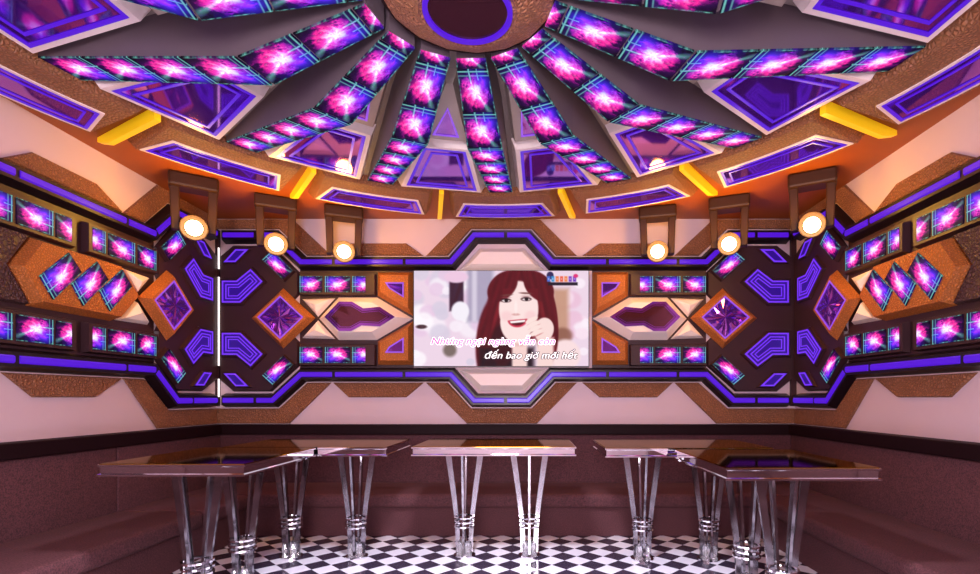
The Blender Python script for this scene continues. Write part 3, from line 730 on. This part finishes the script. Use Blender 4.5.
# medallion
md = thing('ceiling_medallion', 'round brown leather ceiling medallion with a dark mirror and violet ring', 'ceiling medallion', (CX+.04, CY, CEIL-.012))
c = (CX+.04, CY, CEIL)
mb = MB(); mb.lathe([(.32, -.012), (.352, -.17), (.357, -.195), (.20, -.275), (.19, -.265), (.0, -.265)], c, n=16, cap=False); mb.build('body', M['leather'], md)
mb = MB(); mb.lathe([(.357, -.183), (.366, -.189), (.357, -.199), (.345, -.195)], c, n=32, cap=False); mb.build('rim', M['rail'], md)
mb = MB(); mb.lathe([(.001, -.267), (.158, -.267), (.158, -.270), (.001, -.270)], c, n=48, cap=False); mb.build('mirror', M['darkmirror'], md)
mb = MB(); mb.lathe([(.160, -.266), (.160, -.280), (.180, -.280), (.180, -.266)], c, n=48, cap=False); mb.build('light_ring', M['led'], md)

# ------------------------------------------------------------------ spotlights
sp = thing('spotlight', '', 'spotlight', (0, 0, 0), 'spotlights hung around the ceiling ring')
HB = -.435
mb = MB(); mb.box((-.175, -.09, -.115), (.175, .09, 0)); build_local(mb, 'mounting_block', M['lampbody'], sp, bevel=.018)
for s in (-1, 1):
    mb = MB(); mb.add([(s*.100, -.045, -.10), (s*.168, -.045, -.10), (s*.168, .045, -.10), (s*.100, .045, -.10),
                       (s*.094, -.04, HB-.02), (s*.155, -.04, HB-.02), (s*.155, .04, HB-.02), (s*.094, .04, HB-.02)],
                      [(0, 1, 2, 3), (4, 5, 6, 7), (0, 1, 5, 4), (1, 2, 6, 5), (2, 3, 7, 6), (3, 0, 4, 7)])
    build_local(mb, 'arm', M['lampbody'], sp, bevel=.01)
mb = MB(); mb.lathe([(.02, .16), (.06, .145), (.085, .08), (.095, 0), (.10, -.08), (.112, -.085), (.112, -.125), (.105, -.125), (.060, -.080), (.02, -.07)], (0, 0, 0), 'y', 32, cap=False)
hd = build_local(mb, 'head', M['lampbody'], sp, smooth=True); hd.location = (0, 0, HB); hd.rotation_euler = (math.radians(6), 0, 0); hd.scale = (.88, .88, .88)
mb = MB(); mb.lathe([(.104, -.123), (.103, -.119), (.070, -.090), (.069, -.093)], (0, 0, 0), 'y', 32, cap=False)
build_local(mb, 'reflector_halo', M['reflector_halo'], hd, smooth=True)
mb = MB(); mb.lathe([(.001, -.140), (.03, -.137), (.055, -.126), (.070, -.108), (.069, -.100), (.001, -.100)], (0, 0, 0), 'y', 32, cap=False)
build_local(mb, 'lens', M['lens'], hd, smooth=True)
spots = [((-336, 178.5, 4.22), 'leftmost of the three spotlights on the left side', 30), ((-254, 199, 4.66), 'middle spotlight of the left three', 20), ((-186, 205, 4.90), 'spotlight of the left three nearest the television', 10),
         ((127.5, 202, 4.90), 'spotlight of the right three nearest the television', -10), ((199, 193, 4.66), 'middle spotlight of the right three', -20), ((282, 173, 4.15), 'rightmost of the three spotlights on the right side', -30)]
for i, ((dx, y, z), lb, rz) in enumerate(spots):
    o = sp if i == 0 else copy_tree(sp)
    x = dx*z/F; o.location = (x, z, CEIL); o.rotation_euler = (0, 0, math.radians(-rz*.5 if 0 else 0) + math.atan2(-x, z)*-.0 + math.atan2(x, z)*-1.0)
    o['label'] = f'brown yoke spotlight with glowing orange lens, {lb}'
    l = bpy.data.lights.new('spotlight_glow', 'POINT'); l.energy = 14; l.color = LAMPCOL; l.shadow_soft_size = .07
    q = bpy.data.objects.new('spotlight_glow', l); C.objects.link(q)
    dv = Vector((x, z, 0)).normalized(); q.location = (x-dv.x*.24, z-dv.y*.24, CEIL+HB)

# ------------------------------------------------------------------ benches
SEAT = .375; BT = RB-.002
def bench(name, label, loc, axis, segs, inner):
    pass
def round_box(mb, a, b): mb.box(a, b)
bb = thing('bench', 'long mauve upholstered bench along the back wall under the television', 'bench', (CX, YB-.4, 0), 'upholstered wall benches')
mb = MB(); mb.box((XL+.105, YB-.70, 0), (XR-.105, YB-.10, SEAT-.13)); mb.build('base', M['fabric'], bb)
mb = MB(); mb.box((XL+.105, YB-.755, SEAT-.125), (XR-.105, YB-.105, SEAT)); mb.build('seat', M['fabric'], bb, bevel=.035, seg=4, smooth=True)
mb = MB(); mb.box((XL+.002, YB-.105, SEAT-.1), (XR-.002, YB-.002, BT)); mb.build('backrest', M['fabric'], bb, bevel=.02, seg=3, smooth=True)
YS = YB-.76
for sd, xw, lab in ((1, XL, 'mauve upholstered bench along the left wall'), (-1, XR, 'mauve upholstered bench along the right wall')):
    t = thing('bench', lab, 'bench', (xw+sd*.4, 2, 0), 'upholstered wall benches')
    X = lambda d: xw+sd*d
    def bx(mb, d0, d1, y0, y1, z0, z1): mb.box((min(X(d0), X(d1)), y0, z0), (max(X(d0), X(d1)), y1, z1)); return mb
    bx(MB(), .10, .70, YF+.02, YS+.05, 0, SEAT-.13).build('base', M['fabric'], t)
    cuts = [YF+.02, .75, 2.3, 3.82, YS] if sd == 1 else [YF+.02, 1.0, YS]
    for a, b in zip(cuts, cuts[1:]):
        bx(MB(), .105, .755, a+.002, b-.002, SEAT-.125, SEAT).build('seat', M['fabric'], t, bevel=.035, seg=4, smooth=True)
    cuts[-1] = YB-.107
    for a, b in zip(cuts, cuts[1:]):
        bx(MB(), .002, .103, a+.002, b-.002, SEAT-.1, BT).build('backrest', M['fabric'], t, bevel=.014, seg=3, smooth=True)

# ------------------------------------------------------------------ tables
TT = .87; TH = .062
def make_table(wx, wy, legs):
    t = thing('table', '', 'table', (0, 0, 0), 'mirrored tables on flared legs')
    hx, hy = wx/2, wy/2; z0, z1 = TT-TH, TT
    rect = [(-hx, -hy), (hx, -hy), (hx, hy), (-hx, hy)]
    U = lambda x, y, dd: (x, y, dd)
    mb = MB(); n = 4
    o0 = rect; o1 = offs(rect, -.012)
    lay = [(offs(rect, .03), z0), (o0, z0), (o0, z0+.010), (offs(rect, .010), z0+.014), (offs(rect, .010), z1-.014), (o0, z1-.010), (o0, z1), (offs(rect, .03), z1), (offs(rect, .03), z1-.006)]
    vs = []; fs = []
    for p, z in lay: vs += [(x, y, z) for x, y in p]
    for i in range(len(lay)-1): fs += loopfaces(4, 4*i, 4*i+4)
    fs += [(0, 1, 2, 3), tuple(4*(len(lay)-1)+i for i in range(4))]
    mb.add(vs, fs); build_local(mb, 'frame', M['chrome'], t)
    mb = MB(); g = offs(rect, .007); mb.box((g[0][0], g[0][1], z1-.004), (g[2][0], g[2][1], z1+.004)); build_local(mb, 'glass_top', M['amber'], t)
    for lx, ly in legs:
        e = bpy.data.objects.new('leg', None); C.objects.link(e); e.parent = t; e.location = (lx, ly, 0)
        # four curved slats
        hs = [0.03, .15, .27, .42, .60, z0]
        ro = [.066, .068, .074, .092, .118, .150]; ww = [.036, .034, .034, .036, .040, .046]
        for k in range(4):
            a = k*PI/2; ca_, sa = math.cos(a), math.sin(a); vs = []
            for h, r, w_ in zip(hs, ro, ww):
                for rr, tt in ((r, .008), (r-w_, .008), (r-w_, -.008), (r, -.008)): vs.append((rr*ca_-tt*sa, rr*sa+tt*ca_, h))
            fs = []
            for i in range(5):
                for j in range(4): fs.append((4*i+j, 4*i+(j+1) % 4, 4*i+4+(j+1) % 4, 4*i+4+j))
            fs += [(0, 1, 2, 3), (20, 21, 22, 23)]
            mb = MB(); mb.add(vs, fs); mb.build('slat', M['brushed'], e, loc=(0, 0, 0))
        for h in (.235, .268, .301):
            mb = MB(); mb.lathe([(.070, h-.006), (.084, h-.006), (.084, h+.006), (.070, h+.006), (.070, h-.006)], n=24, cap=False); mb.build('band', M['chrome'], e, loc=(0, 0, 0))
        for k in range(4):
            a = k*PI/2+PI/4; q = (.042*math.cos(a), .042*math.sin(a), 0)
            mb = MB(); mb.lathe([(.030, 0), (.030, .012), (.022, .04), (.028, .075), (.018, .11)], q, n=8); mb.build('crystal_foot', M['crystal'], e, loc=(0, 0, 0))
        mb = MB(); mb.lathe([(.085, 0), (.085, .012), (.03, .016), (.03, .03)], n=24); mb.build('foot_plate', M['chrome'], e, loc=(0, 0, 0))
    return t
T1 = make_table(1.16, .70, [(-.25, 0), (.25, 0)])
T1.location = (-.255, 3.93, 0); T1['label'] = 'mirrored table standing alone in the centre below the television'
o = copy_tree(T1); o.location = (-1.575, 3.90, 0); o['label'] = 'mirrored table placed crosswise behind the long left table'
o = copy_tree(T1); o.location = (1.095, 3.84, 0); o['label'] = 'mirrored table placed crosswise behind the long right table'
T4 = make_table(.77, .88, [(0, -.225), (0, .225)])
T4.location = (-1.87, 3.095, 0); T4['label'] = 'amber topped table nearest the left bench, end on to the viewer'
o = copy_tree(T4); o.location = (1.35, 2.955, 0); o['label'] = 'amber topped table nearest the right bench, end on to the viewer'
